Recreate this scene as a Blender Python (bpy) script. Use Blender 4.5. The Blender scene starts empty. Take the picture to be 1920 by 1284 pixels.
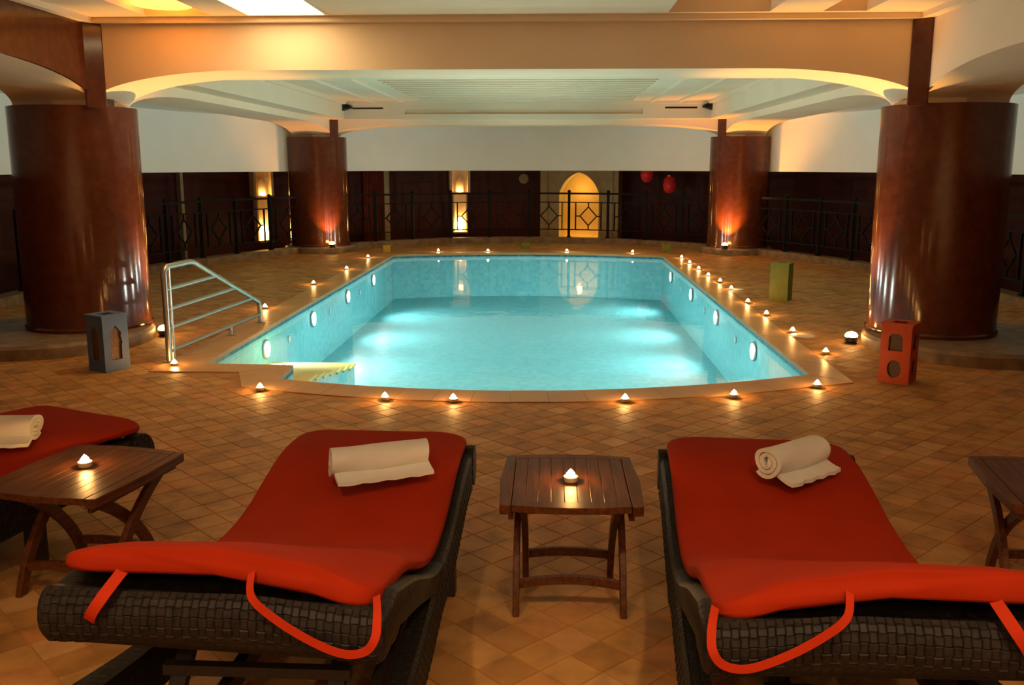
import bpy, bmesh, math, random
from mathutils import Vector, Matrix
random.seed(7)
S = bpy.context.scene
C = S.collection
pi = math.pi
# ------------------------------------------------------------------ camera
F, PITCH, YAW, EYE = 1750.0, math.radians(10.74), math.radians(2.29), 1.75
cam = bpy.data.cameras.new('camera'); cam.sensor_width = 36; cam.lens = F / 1920 * 36
cam.clip_start = .05; cam.clip_end = 200
camo = bpy.data.objects.new('camera', cam); C.objects.link(camo)
camo.location = (0, 0, EYE); camo.rotation_euler = (pi / 2 - PITCH, 0, YAW)
S.camera = camo
# ------------------------------------------------------------------ world, exposure
W = bpy.data.worlds.new('world'); S.world = W; W.use_nodes = True
W.node_tree.nodes['Background'].inputs[0].default_value = (1, .75, .5, 1)
W.node_tree.nodes['Background'].inputs[1].default_value = .004
S.view_settings.view_transform = 'Standard'; S.view_settings.look = 'None'
S.view_settings.gamma = 1; S.view_settings.exposure = 0.0
S.view_settings.use_curve_mapping = False
S.cycles.max_bounces = 7; S.cycles.diffuse_bounces = 4; S.cycles.glossy_bounces = 3; S.cycles.sample_clamp_indirect = 4
# light strengths (all belong to lamps built below; the near ones are added)
P_POOL, P_NEAR, P_PANEL, P_UP, P_FLAME = 215, 300, 8, 150, 400
WARM = (1, .72, .42)

def G(x, y, z=0.0):
    """pixel of the photograph -> point on the horizontal plane at height z"""
    u = x - 960; v = y - 642
    h = F * math.cos(PITCH) - v * math.sin(PITCH); d = F * math.sin(PITCH) + v * math.cos(PITCH)
    t = (EYE - z) / d; a = u * t; b = h * t
    return Vector((a * math.cos(YAW) - b * math.sin(YAW), a * math.sin(YAW) + b * math.cos(YAW), z))
def PR(X, Y, Z):
    a = X * math.cos(YAW) + Y * math.sin(YAW); b = -X * math.sin(YAW) + Y * math.cos(YAW); c = Z - EYE
    dep = b * math.cos(PITCH) - c * math.sin(PITCH); up = b * math.sin(PITCH) + c * math.cos(PITCH)
    return (960 + F * a / dep, 642 - F * up / dep, dep)

# ------------------------------------------------------------------ materials
M = {}
def mat(name, col=(.5, .5, .5), rough=.6, metal=0, spec=.5, emit=None, estr=0, build=None, sss=0):
    m = bpy.data.materials.new(name); m.use_nodes = True
    nt = m.node_tree; b = nt.nodes['Principled BSDF']
    b.inputs['Base Color'].default_value = (*col, 1); b.inputs['Roughness'].default_value = rough
    b.inputs['Metallic'].default_value = metal; b.inputs['Specular IOR Level'].default_value = spec
    if emit:
        b.inputs['Emission Color'].default_value = (*emit, 1); b.inputs['Emission Strength'].default_value = estr
    if sss: b.inputs['Subsurface Weight'].default_value = sss; b.inputs['Subsurface Radius'].default_value = (.02, .01, .005)
    if build: build(nt, b)
    M[name] = m
    return m
def N(nt, t, **kw):
    n = nt.nodes.new(t)
    for k, v in kw.items():
        if k in n.inputs.keys(): n.inputs[k].default_value = v
        else: setattr(n, k, v)
    return n
def ramp(nt, fac, stops):
    r = nt.nodes.new('ShaderNodeValToRGB'); e = r.color_ramp.elements
    while len(e) < len(stops): e.new(.5)
    for i, (p, c) in enumerate(stops): e[i].position = p; e[i].color = (*c, 1)
    nt.links.new(fac, r.inputs[0]); return r
def coords(nt, kind='Object', scale=(1, 1, 1)):
    tc = nt.nodes.new('ShaderNodeTexCoord'); mp = nt.nodes.new('ShaderNodeMapping')
    mp.inputs['Scale'].default_value = scale; nt.links.new(tc.outputs[kind], mp.inputs[0]); return mp.outputs[0]
def bump(nt, b, h, strength=.3, dist=.01):
    bn = nt.nodes.new('ShaderNodeBump'); bn.inputs['Strength'].default_value = strength; bn.inputs['Distance'].default_value = dist
    nt.links.new(h, bn.inputs['Height']); nt.links.new(bn.outputs[0], b.inputs['Normal'])
def noisy(stops, scale, detail=4, bstr=0, bdist=.005, stretch=(1, 1, 1), rough=None):
    def f(nt, b):
        c = coords(nt, 'Object', stretch); n = N(nt, 'ShaderNodeTexNoise', Scale=scale, Detail=detail)
        nt.links.new(c, n.inputs['Vector']); r = ramp(nt, n.outputs['Fac'], stops)
        nt.links.new(r.outputs[0], b.inputs['Base Color'])
        if bstr: bump(nt, b, n.outputs['Fac'], bstr, bdist)
    return f
mat('plaster', (.72, .63, .46), .85, spec=.2, build=noisy([(.3, (.80, .63, .45)), (.7, (.86, .69, .50))], 1.5, 6, .08, .003))
mat('plaster_white', (.78, .75, .66), .85, spec=.2, build=noisy([(.3, (.80, .81, .74)), (.7, (.85, .86, .79))], 1.2, 5, .05, .003))
mat('plaster_ceiling', (.72, .60, .44), .85, spec=.2, build=noisy([(.3, (.70, .58, .42)), (.7, (.76, .63, .46))], 1.2, 5, .05, .003))
mat('maroon', (.06, .012, .012), .5, spec=.2, build=noisy([(.3, (.045, .009, .010)), (.7, (.085, .018, .016))], 2.2, 6))
def marble(nt, b):
    c = coords(nt, 'Object'); n = N(nt, 'ShaderNodeTexNoise', Scale=9, Detail=9, Roughness=.7); nt.links.new(c, n.inputs['Vector'])
    r = ramp(nt, n.outputs['Fac'], [(.3, (.070, .018, .008)), (.52, (.095, .025, .011)), (.72, (.125, .036, .016))])
    nt.links.new(r.outputs[0], b.inputs['Base Color'])
    bump(nt, b, n.outputs['Fac'], .015, .01)
mat('marble', (.17, .045, .022), .13, spec=.4, build=marble)
def tile(nt, b):
    g = N(nt, 'ShaderNodeNewGeometry'); o = N(nt, 'ShaderNodeObjectInfo')
    ad = N(nt, 'ShaderNodeMath', operation='ADD'); nt.links.new(g.outputs['Random Per Island'], ad.inputs[0]); nt.links.new(o.outputs['Random'], ad.inputs[1])
    fr = N(nt, 'ShaderNodeMath', operation='FRACT'); nt.links.new(ad.outputs[0], fr.inputs[0])
    r = ramp(nt, fr.outputs[0], [(0, (.36, .165, .040)), (.3, (.46, .220, .052)), (.6, (.49, .250, .066)), (.85, (.48, .195, .046)), (1, (.56, .310, .11))])
    n = N(nt, 'ShaderNodeTexNoise', Scale=7, Detail=7); nt.links.new(g.outputs['Position'], n.inputs['Vector'])
    mx = N(nt, 'ShaderNodeMixRGB', blend_type='MULTIPLY'); mx.inputs[0].default_value = .75
    n3 = N(nt, 'ShaderNodeTexNoise', Scale=2.3, Detail=5, Roughness=.65); nt.links.new(g.outputs['Position'], n3.inputs['Vector'])
    av = N(nt, 'ShaderNodeMath', operation='ADD'); nt.links.new(n.outputs['Fac'], av.inputs[0]); nt.links.new(n3.outputs['Fac'], av.inputs[1])
    hf = N(nt, 'ShaderNodeMath', operation='MULTIPLY'); hf.inputs[1].default_value = .5; nt.links.new(av.outputs[0], hf.inputs[0])
    r2 = ramp(nt, hf.outputs[0], [(.36, (.42, .42, .46)), (.5, (.92, .92, .95)), (.62, (1.15, 1.2, 1.35))])
    nt.links.new(r.outputs[0], mx.inputs[1]); nt.links.new(r2.outputs[0], mx.inputs[2]); nt.links.new(mx.outputs[0], b.inputs['Base Color'])
    bump(nt, b, n.outputs['Fac'], .25, .004)
mat('tile', (.3, .19, .1), .62, spec=.35, build=tile)
mat('grout', (.20, .13, .07), .8, build=noisy([(.3, (.34, .14, .028)), (.7, (.46, .20, .045))], 5, 6))
mat('coping', (.42, .28, .16), .42, build=noisy([(.3, (.47, .24, .075)), (.7, (.54, .29, .10))], 3, 7, .04, .003))
mat('curbstone', (.22, .15, .09), .55, build=noisy([(.3, (.13, .085, .05)), (.7, (.30, .20, .12))], 7, 7, .15, .006))
def mosaic(base, dark, light):
    def f(nt, b):
        g = N(nt, 'ShaderNodeNewGeometry'); v = N(nt, 'ShaderNodeTexVoronoi', Scale=16); v.distance = 'CHEBYCHEV'; v.inputs['Randomness'].default_value = .15
        nt.links.new(g.outputs['Position'], v.inputs['Vector'])
        sp = N(nt, 'ShaderNodeSeparateColor'); nt.links.new(v.outputs['Color'], sp.inputs[0])
        r = ramp(nt, sp.outputs[0], [(0, dark), (.5, base), (1, light)]); nt.links.new(r.outputs[0], b.inputs['Base Color'])
    return f
mat('mosaic', (.10, .55, .62), .35, build=mosaic((.22, .66, .70), (.18, .60, .66), (.28, .72, .74)))
mat('mosaic_floor', (.08, .46, .56), .35, build=mosaic((.16, .56, .63), (.13, .50, .59), (.21, .62, .67)))
mat('mosaic_shade', (.02, .10, .20), .25, build=mosaic((.03, .13, .22), (.02, .09, .17), (.05, .18, .28)))  # mosaic darkened to carry the shade of the coping edge
mat('step_stone', (.72, .62, .26), .5, build=noisy([(.3, (.76, .62, .13)), (.7, (.84, .70, .18))], 8, 4))
# water: clear film, Fresnel reflection
wm = bpy.data.materials.new('water'); wm.use_nodes = True; nt = wm.node_tree; nt.nodes.clear()
out = nt.nodes.new('ShaderNodeOutputMaterial'); mx = nt.nodes.new('ShaderNodeMixShader')
tr = nt.nodes.new('ShaderNodeBsdfTransparent'); tr.inputs[0].default_value = (.92, .985, .98, 1)
gl = nt.nodes.new('ShaderNodeBsdfGlossy'); gl.inputs['Roughness'].default_value = .03
fr = nt.nodes.new('ShaderNodeFresnel'); fr.inputs['IOR'].default_value = 1.33
tc = nt.nodes.new('ShaderNodeTexCoord'); nz = N(nt, 'ShaderNodeTexNoise', Scale=2.2, Detail=3)
bn = nt.nodes.new('ShaderNodeBump'); bn.inputs['Strength'].default_value = .06; bn.inputs['Distance'].default_value = .03
nt.links.new(tc.outputs['Object'], nz.inputs['Vector']); nt.links.new(nz.outputs['Fac'], bn.inputs['Height'])
nt.links.new(bn.outputs[0], gl.inputs['Normal']); nt.links.new(bn.outputs[0], fr.inputs['Normal'])
nt.links.new(fr.outputs[0], mx.inputs[0]); nt.links.new(tr.outputs[0], mx.inputs[1]); nt.links.new(gl.outputs[0], mx.inputs[2]); nt.links.new(mx.outputs[0], out.inputs[0])
M['water'] = wm
def fabric(c1, c2, sc=420):
    def f(nt, b):
        c = coords(nt); n = N(nt, 'ShaderNodeTexNoise', Scale=6, Detail=5); nt.links.new(c, n.inputs['Vector'])
        r = ramp(nt, n.outputs['Fac'], [(.3, c1), (.7, c2)]); nt.links.new(r.outputs[0], b.inputs['Base Color'])
        n2 = N(nt, 'ShaderNodeTexNoise', Scale=sc, Detail=2); nt.links.new(c, n2.inputs['Vector']); bump(nt, b, n2.outputs['Fac'], .25, .002)
    return f
mat('cushion', (.50, .035, .008), .9, spec=.1, build=fabric((.285, .018, .002), (.32, .021, .003)))
mat('strap', (.52, .04, .010), .85, spec=.1, build=fabric((.38, .026, .005), (.43, .030, .006)))
mat('towel', (.82, .76, .66), .95, spec=.05, build=fabric((.64, .66, .60), (.72, .74, .68), 260))
def wick_tex(nt, b):
    c = coords(nt, 'Object', (40, 40, 40)); v = N(nt, 'ShaderNodeTexVoronoi', Scale=1.0); v.distance = 'CHEBYCHEV'; v.inputs['Randomness'].default_value = .25
    nt.links.new(c, v.inputs['Vector']); r_ = ramp(nt, v.outputs['Distance'], [(.15, (.016, .011, .008)), (.5, (.005, .004, .003))])
    nt.links.new(r_.outputs[0], b.inputs['Base Color'])
    iv = N(nt, 'ShaderNodeMath', operation='SUBTRACT'); iv.inputs[0].default_value = 1; nt.links.new(v.outputs['Distance'], iv.inputs[1]); bump(nt, b, iv.outputs[0], .8, .006)
mat('wicker', (.030, .022, .018), .6, spec=.3, build=wick_tex)
mat('wicker_strand', (.04, .03, .024), .55, spec=.16, build=noisy([(.3, (.007, .005, .004)), (.7, (.021, .015, .011))], 45, 3))
def wood(d, l, rough=.3):
    def f(nt, b):
        c = coords(nt, 'Object', (18, 1.5, 18)); n = N(nt, 'ShaderNodeTexNoise', Scale=3, Detail=8, Distortion=.4); nt.links.new(c, n.inputs['Vector'])
        r = ramp(nt, n.outputs['Fac'], [(.3, d), (.7, l)]); nt.links.new(r.outputs[0], b.inputs['Base Color']); bump(nt, b, n.outputs['Fac'], .08, .002)
    return f
mat('wood', (.12, .04, .015), .45, spec=.18, build=wood((.050, .015, .004), (.13, .040, .010)))
mat('wood_dark', (.02, .012, .008), .5, build=wood((.012, .008, .006), (.032, .02, .013)))
mat('steel', (.42, .42, .39), .32, metal=1)
mat('iron', (.012, .013, .012), .75, spec=.15, build=noisy([(.3, (.004, .0045, .004)), (.7, (.010, .010, .010))], 20))
mat('black', (.012, .012, .012), .5)
mat('brass', (.5, .32, .1), .3, metal=1)
mat('cup', (.9, .72, .45), .4, sss=.4)
mat('wax', (.9, .75, .5), .5, sss=.3)
mat('flame', (1, .6, .2), .5, emit=(1, .50, .14), estr=P_FLAME)
mat('blue_paint', (.11, .17, .27), .55, build=noisy([(.3, (.075, .13, .27)), (.7, (.11, .18, .35))], 9, 5))
mat('red_paint', (.42, .045, .010), .55, build=noisy([(.3, (.36, .035, .008)), (.7, (.48, .055, .012))], 9, 5))
mat('green_paint', (.20, .25, .02), .55, build=noisy([(.3, (.12, .14, .008)), (.7, (.17, .19, .014))], 9, 5))
mat('yellow_paint', (.5, .30, .02), .55, build=noisy([(.3, (.44, .26, .015)), (.7, (.55, .34, .03))], 9, 5))
mat('amber_mesh', (.14, .06, .015), .5, build=noisy([(.3, (.07, .03, .01)), (.7, (.22, .10, .02))], 60, 3, .5, .004))
mat('dark_mesh', (.05, .03, .025), .5, build=noisy([(.3, (.03, .02, .015)), (.7, (.09, .05, .04))], 60, 3, .5, .004))
mat('pool_lens', (.9, .95, 1), .2, emit=(.85, 1, 1), estr=9)
mat('jet', (.8, .9, .92), .2)
mat('lamp_lens', (1, .8, .5), .2, emit=(1, .55, .16), estr=60)
mat('panel_lens', (1, .9, .7), .3, emit=(1, .72, .36), estr=9)
mat('orange_lens', (1, .5, .15), .3, emit=(1, .33, .04), estr=5)
mat('added_lens', (1, .85, .6), .3, emit=(1, .62, .25), estr=10)
mat('red_lens', (.6, .02, .02), .4, emit=(1, .03, .02), estr=.05)
mat('niche_lens', (1, .7, .3), .4, emit=(1, .50, .12), estr=42)
mat('niche_stone', (.8, .68, .46), .8, build=noisy([(.3, (.74, .62, .41)), (.7, (.84, .72, .50))], 8, 5, .1, .004))
mat('door_plaster', (.75, .52, .18), .85, spec=.1, build=noisy([(.3, (.72, .50, .17)), (.7, (.78, .55, .20))], 2, 4))
mat('portal_stone', (.42, .36, .20), .8, build=noisy([(.3, (.38, .32, .18)), (.7, (.46, .40, .23))], 5, 5))
mat('curtain', (.16, .02, .012), .8, build=noisy([(.3, (.12, .014, .010)), (.7, (.20, .028, .016))], 6, 4))
mat('lid', (.70, .66, .58), .5)

# ------------------------------------------------------------------ mesh helpers
class MB:
    def __init__(s): s.v = []; s.f = []
    def add(s, vs, fs):
        o = len(s.v); s.v += [tuple(p) for p in vs]; s.f += [tuple(i + o for i in f) for f in fs]; return s
    def box(s, c, d, rz=0, mtx=None):
        x, y, z = d[0] / 2, d[1] / 2, d[2] / 2
        vs = [Vector((i * x, j * y, k * z)) for i in (-1, 1) for j in (-1, 1) for k in (-1, 1)]
        m = mtx if mtx else Matrix.Rotation(rz, 3, 'Z')
        return s.add([m @ p + Vector(c) for p in vs], [(0, 1, 3, 2), (4, 6, 7, 5), (0, 4, 5, 1), (2, 3, 7, 6), (0, 2, 6, 4), (1, 5, 7, 3)])
    def b2(s, x0, x1, y0, y1, z0, z1): return s.box(((x0 + x1) / 2, (y0 + y1) / 2, (z0 + z1) / 2), (x1 - x0, y1 - y0, z1 - z0))
    def lathe(s, prof, n=32, c=(0, 0, 0), sx=1, sy=1):
        vs = []; fs = []
        for r, z in prof:
            for k in range(n): a = 2 * pi * k / n; vs.append((c[0] + r * sx * math.cos(a), c[1] + r * sy * math.sin(a), c[2] + z))
        for i in range(len(prof) - 1):
            for k in range(n): fs.append((i * n + k, i * n + (k + 1) % n, (i + 1) * n + (k + 1) % n, (i + 1) * n + k))
        fs.append(tuple(range(n - 1, -1, -1))); fs.append(tuple((len(prof) - 1) * n + k for k in range(n)))
        return s.add(vs, fs)
    def prism(s, poly, fn0, fn1):
        """poly: 2D points; fn0/fn1 map a 2D point to the two end caps"""
        n = len(poly); vs = [fn0(*p) for p in poly] + [fn1(*p) for p in poly]
        fs = [tuple(range(n - 1, -1, -1)), tuple(range(n, 2 * n))] + [(i, (i + 1) % n, n + (i + 1) % n, n + i) for i in range(n)]
        return s.add(vs, fs)
    def sweep(s, pts, ring, closed=False, up=(0, 0, 1), cap=True):
        """ring: list of (a,b) offsets along side and normal axes"""
        pts = [Vector(p) for p in pts]; n = len(pts); m = len(ring); vs = []; fs = []
        for i, p in enumerate(pts):
            if closed: t = pts[(i + 1) % n] - pts[i - 1]
            else: t = pts[min(i + 1, n - 1)] - pts[max(i - 1, 0)]
            t.normalize(); sd = t.cross(Vector(up))
            if sd.length < 1e-4: sd = t.cross(Vector((0, 1, .01)))
            sd.normalize(); nm = sd.cross(t)
            for a, b in ring: vs.append(p + sd * a + nm * b)
        for i in range(n if closed else n - 1):
            j = (i + 1) % n
            for k in range(m): fs.append((i * m + k, i * m + (k + 1) % m, j * m + (k + 1) % m, j * m + k))
        if not closed and cap: fs.append(tuple(range(m - 1, -1, -1))); fs.append(tuple((n - 1) * m + k for k in range(m)))
        return s.add(vs, fs)
    def tube(s, pts, r, n=10, closed=False, up=(0, 0, 1)):
        return s.sweep(pts, [(r * math.cos(2 * pi * k / n), r * math.sin(2 * pi * k / n)) for k in range(n)], closed, up)
    def bar(s, a, b, w, h, up=(0, 0, 1)): return s.sweep([a, b], [(-w / 2, -h / 2), (w / 2, -h / 2), (w / 2, h / 2), (-w / 2, h / 2)], up=up)
    def mesh(s, name, m, smooth=False, fix=True):
        me = bpy.data.meshes.new(name); me.from_pydata(s.v, [], s.f)
        if fix:
            bm = bmesh.new(); bm.from_mesh(me); bmesh.ops.recalc_face_normals(bm, faces=bm.faces); bm.to_mesh(me); bm.free()
        me.materials.append(M[m])
        if smooth:
            me.shade_smooth()
            me.set_sharp_from_angle(angle=math.radians(smooth if smooth is not True else 40))
        return me
    def obj(s, name, m, parent=None, smooth=False, fix=True):
        return link(name, s.mesh(name, m, smooth, fix), parent)
def link(name, me, parent=None, loc=None, rot=None):
    o = bpy.data.objects.new(name, me); C.objects.link(o); o.parent = parent
    if loc: o.location = loc
    if rot: o.rotation_euler = rot
    return o
def tag(o, label, cat, group=None):
    o['label'] = label; o['category'] = cat
    if group: o['group'] = group
    return o
def thing(name, label, cat, loc=(0, 0, 0), rz=0, group=None):
    return tag(link(name, None, None, loc, (0, 0, rz)), label, cat, group)
def struct(o, label=None):
    o['kind'] = 'structure'
    if label: o['label'] = label
    return o
def copy_tree(o, parent=None):
    c = o.copy(); C.objects.link(c); c.parent = parent
    for ch in list(o.children): copy_tree(ch, c)
    return c
def light(name, kind, loc, power, col, parent=None, size=.05, rot=None, **kw):
    l = bpy.data.lights.new(name, kind); l.energy = power; l.color = col
    if kind in ('POINT', 'SPOT'): l.shadow_soft_size = size
    else: l.size = size
    for k, v in kw.items(): setattr(l, k, v)
    return link(name, l, parent, loc, rot)
def aim(d): return Vector(d).to_track_quat('-Z', 'Y').to_euler()
def bevel(o, w, seg=2):
    b = o.modifiers.new('bevel', 'BEVEL'); b.width = w; b.segments = seg; b.limit_method = 'ANGLE'; return o

# ------------------------------------------------------------------ layout numbers (metres)
CX = -.47
XL, XR = -4.76, 3.82           # column axes
YN, YF = 9.4, 19.3
RC = .6                        # column radius
ZC = 2.31                      # top of the column shaft
BT = .4                        # half thickness of the beams
ZB = 2.63; ZB2 = 2.54          # flat soffit of the near beam, of the other beams
ZT = 3.05                      # cornice of the front bay
ZP = 2.64                      # ring soffit over the pool
ZA = 2.68                      # aisle ceiling
EA, EB, EY = 6.6, 9.9, 12.0    # oval edge of the deck
def oval(t, off=0): return Vector((CX + (EA + off) * math.cos(t), EY + (EB + off) * math.sin(t), 0))
def wallpath(off, n=48, y0=-3.0):
    p = [Vector((CX + EA + off, y0, 0)), Vector((CX + EA + off, (y0 + EY) / 2, 0))]
    p += [oval(pi * k / n, off) for k in range(n + 1)]
    return p + [Vector((CX - EA - off, (y0 + EY) / 2, 0)), Vector((CX - EA - off, y0, 0))]

# ------------------------------------------------------------------ pool outline
PLX, PRX, PY0, PY1 = -3.09, 2.22, 8.08, 18.45
def arc(x0, y0, x1, y1, sag, n):
    r = []
    for k in range(n + 1):
        t = k / n; r.append(Vector((x0 + (x1 - x0) * t, y0 + (y1 - y0) * t + sag * 4 * t * (1 - t), 0)))
    return r
pool = [Vector((PLX, PY0, 0)), Vector((-2.27, PY0 - .04, 0))] + arc(-2.25, 7.50, PRX, 7.84, -.50, 16) + arc(PRX, PY1, PLX, PY1, .55, 12)
def offset(poly, d):
    n = len(poly); r = []
    for i in range(n):
        a, b, c = poly[i - 1], poly[i], poly[(i + 1) % n]
        e1 = (b - a).normalized(); e2 = (c - b).normalized()
        n1 = Vector((e1.y, -e1.x, 0)); n2 = Vector((e2.y, -e2.x, 0)); m = (n1 + n2); m.normalize()
        r.append(b + m * (d / max(.45, m.dot(n1))))
    return r
COPW = .36
pout = offset(pool, COPW)
pout[1] = Vector((-2.66, 7.74, 0)); pout[2] = Vector((-2.46, 7.20, 0)); pout[18] = Vector((2.50, 7.56, 0))
def inside(p, poly):
    c = False; n = len(poly)
    for i in range(n):
        a, b = poly[i], poly[i - 1]
        if (a.y > p.y) != (b.y > p.y) and p.x < (b.x - a.x) * (p.y - a.y) / (b.y - a.y) + a.x: c = not c
    return c

# ------------------------------------------------------------------ floor
ZG = -.003
bm = bmesh.new()
outer = wallpath(-.0, 40)
def loop(pts):
    vs = [bm.verts.new((p.x, p.y, ZG)) for p in pts]
    return [bm.edges.new((vs[i], vs[(i + 1) % len(vs)])) for i in range(len(vs))]
ed = loop(outer) + loop(offset(pool, .06))
bmesh.ops.triangle_fill(bm, use_beauty=True, edges=ed)
for f in bm.faces:
    if f.normal.z < 0: f.normal_flip()
me = bpy.data.meshes.new('floor'); bm.to_mesh(me); bm.free(); me.materials.append(M['grout'])
floor = struct(link('floor', me), 'terracotta tiled pool deck')
# diamond laid tiles
TS = .158
def tile_verts(cx, cy, cz, s, rz, t1, t2):
    h = s / 2; ca, sa = math.cos(rz), math.sin(rz); r = []
    for z, q in ((-.012, h), (0, h - .002)):
        for a, b in ((-q, -q), (q, -q), (q, q), (-q, q)):
            x = a * ca - b * sa; y = a * sa + b * ca
            r.append((cx + x, cy + y, cz + z + (x * t1 + y * t2 if z == 0 else 0)))
    return r
TF = [(4, 5, 6, 7), (0, 1, 5, 4), (1, 2, 6, 5), (2, 3, 7, 6), (3, 0, 4, 7)]
tmesh = MB().add(tile_verts(0, 0, 0, TS - .003, pi / 4, 0, 0), TF).mesh('tile', 'tile', fix=False)
cand = []
dg = TS / math.sqrt(2)
pkeep = offset(pool, COPW + .03)
for i in range(-60, 61):
    for j in range(8, 210):
        if (i + j) % 2: continue
        x, y = CX + i * dg, j * dg
        if y > 22 or (abs(x - CX) / (EA - .25)) ** 2 + (max(0, y - EY) / (EB - .25)) ** 2 > 1: continue
        p = Vector((x, y, 0))
        if inside(p, pkeep): continue
        u, v, d = PR(x, y, 0)
        if d < .3 or not (-420 < u < 2340 and v < 1750): continue
        if any((x - cx) ** 2 + (y - cy) ** 2 < .96 ** 2 for cx in (XL - .28, XR + .28) for cy in (YN - .3,)): continue
        if any((x - cx) ** 2 + (y - cy) ** 2 < .72 ** 2 for cx in (XL, XR) for cy in (YF,)): continue
        cand.append((d, x, y, 0 <= u <= 1920 and 0 <= v <= 1284))
cand.sort()
rest = MB(); nsep = 0
for d, x, y, vis in cand:
    t1, t2 = random.uniform(-.007, .007), random.uniform(-.007, .007); dz = random.uniform(-.001, .0)
    if vis and nsep < 300:
        nsep += 1; o = link('tile', tmesh, floor, (x, y, dz), (t2, -t1, random.uniform(-.02, .02)))
    else:
        rest.add(tile_verts(x, y, dz, TS - .003, pi / 4 + random.uniform(-.02, .02), t1, t2), TF)
o = rest.obj('tile_field', 'tile', floor, fix=False); o['kind'] = 'stuff'

# coping slabs
cop = thing('coping', '', '', (0, 0, 0)); del cop['label']; del cop['category']; struct(cop, 'smooth stone coping around the pool')
cop.name = 'trim_1'
n = len(pool)
for i in range(n):
    a, b = pool[i], pool[(i + 1) % n]; c, d = pout[i], pout[(i + 1) % n]
    L = (b - a).length; k = max(1, round(L / .62))
    for q in range(k):
        e = .0012 / L
        s0, s1 = q / k + e, (q + 1) / k - e
        P4 = [a.lerp(b, s0), a.lerp(b, s1), c.lerp(d, s1), c.lerp(d, s0)]
        dz = random.uniform(-.001, .001)
        MB().prism([(p.x, p.y) for p in P4], lambda x, y: (x, y, -.035), lambda x, y: (x, y, .006 + dz)).obj('slab', 'coping', cop)
MB().sweep([p + Vector((0, 0, -.02)) for p in offset(pool, COPW / 2)], [(-COPW / 2 + .012, -.013), (COPW / 2 - .012, -.013), (COPW / 2 - .012, .006), (-COPW / 2 + .012, .006)], closed=True).obj('mortar_bed', 'grout', cop)

# pool shell
ZW, ZD = -.065, -.88
shell = struct(link('wall_pool', None), 'turquoise mosaic pool basin')
def ringwall(poly, z0, z1): 
    m = len(poly); return MB().add([(p.x, p.y, z0) for p in poly] + [(p.x, p.y, z1) for p in poly], [(i, (i + 1) % m, m + (i + 1) % m, m + i) for i in range(m)])
ringwall(offset(pool, .002), ZD, ZW - .004).obj('basin_wall', 'mosaic', shell)
ringwall(offset(pool, .001), ZW - .004, -.036).obj('coping_shade_band', 'mosaic_shade', shell)  # shade under the coping edge, put into the tile colour
def flat(name, poly, z, m, parent=None):
    bm = bmesh.new(); vs = [bm.verts.new((p.x, p.y, z)) for p in poly]
    bmesh.ops.triangle_fill(bm, use_beauty=True, edges=[bm.edges.new((vs[i], vs[(i + 1) % len(vs)])) for i in range(len(vs))])
    for f in bm.faces:
        if f.normal.z < 0: f.normal_flip()
    me = bpy.data.meshes.new(name); bm.to_mesh(me); bm.free(); me.materials.append(M[m]); return link(name, me, parent)
flat('basin_floor', offset(pool, .002), ZD, 'mosaic_floor', shell)
wat = flat('pool_water', pool, ZW, 'water'); wat['kind'] = 'stuff'; tag(wat, 'still turquoise water filling the lit swimming pool', 'water')
# steps in the near left corner
st = link('pool_steps', None, shell, (PLX, PY0, 0)); st['label'] = 'submerged yellow stone steps in the corner beside the steel handrail'
NS = 7
for k in range(NS):
    zt = -.15 - .045 * k
    MB().b2(.0, .92 , .02 + k * .29, .02 + (k + 1) * .29, ZD, zt - .02).obj('riser', 'mosaic', st)
    MB().b2(.0, .94, .0 + k * .29, .03 + (k + 1) * .29, zt - .02, zt).obj('tread', 'step_stone', st)
# underwater lamps
def pool_lamp(x, y, z, sgn, label):
    t = thing('pool_light', label, 'pool light', (x, y, z), 0, 'underwater lights')
    b = MB().lathe([(.11, 0), (.11, .012), (.095, .02)], 20).obj('bezel', 'steel', t, True); b.rotation_euler = (0, sgn * pi / 2, 0)
    l = MB().lathe([(.09, .018), (.085, .028), (.05, .036)], 20).obj('lens', 'pool_lens', t, True); l.rotation_euler = (0, sgn * pi / 2, 0)
    light('pool_lamp_beam', 'SPOT', (sgn * .06, 0, 0), P_POOL, (1, .99, .90), t, .07, aim((sgn, 0, -.10)), spot_size=math.radians(165), spot_blend=.8)
ordn = ['nearest', 'second', 'third', 'farthest']
for sgn, X, side, ys in ((1, PLX, 'left', [(497, 647), (585, 588), (650, 545), (698, 515)]), (-1, PRX, 'right', [(1415, 657), (1345, 594), (1298, 551), (1260, 519)])):
    for k, (px, py) in enumerate(ys):
        # the lamp lies on the wall plane x = X: walk down the ray to it
        p = G(px, py, 0); s = X / p.x if abs(p.x) > .1 else 1; y = p.y * s; z = EYE * (1 - s)
        pool_lamp(X + sgn * .004, y, min(z, -.22), sgn, '%s underwater light from the camera on the %s pool wall' % (ordn[k], side))
        if k < 3:
            q = G((px + ys[k + 1][0]) / 2, (py + ys[k + 1][1]) / 2, 0); s = X / q.x
            j = MB().lathe([(.045, 0), (.045, .01), (.02, .016)], 16).obj('pool_jet', 'jet', None, True); j.location = (X + sgn * .003, q.y * s, -.28); j.rotation_euler = (0, sgn * pi / 2, 0)
            tag(j, 'small white water inlet on the %s pool wall between the %s and %s lights' % (side, ordn[k], ordn[k + 1]), 'water inlet', 'water inlets')

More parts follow.
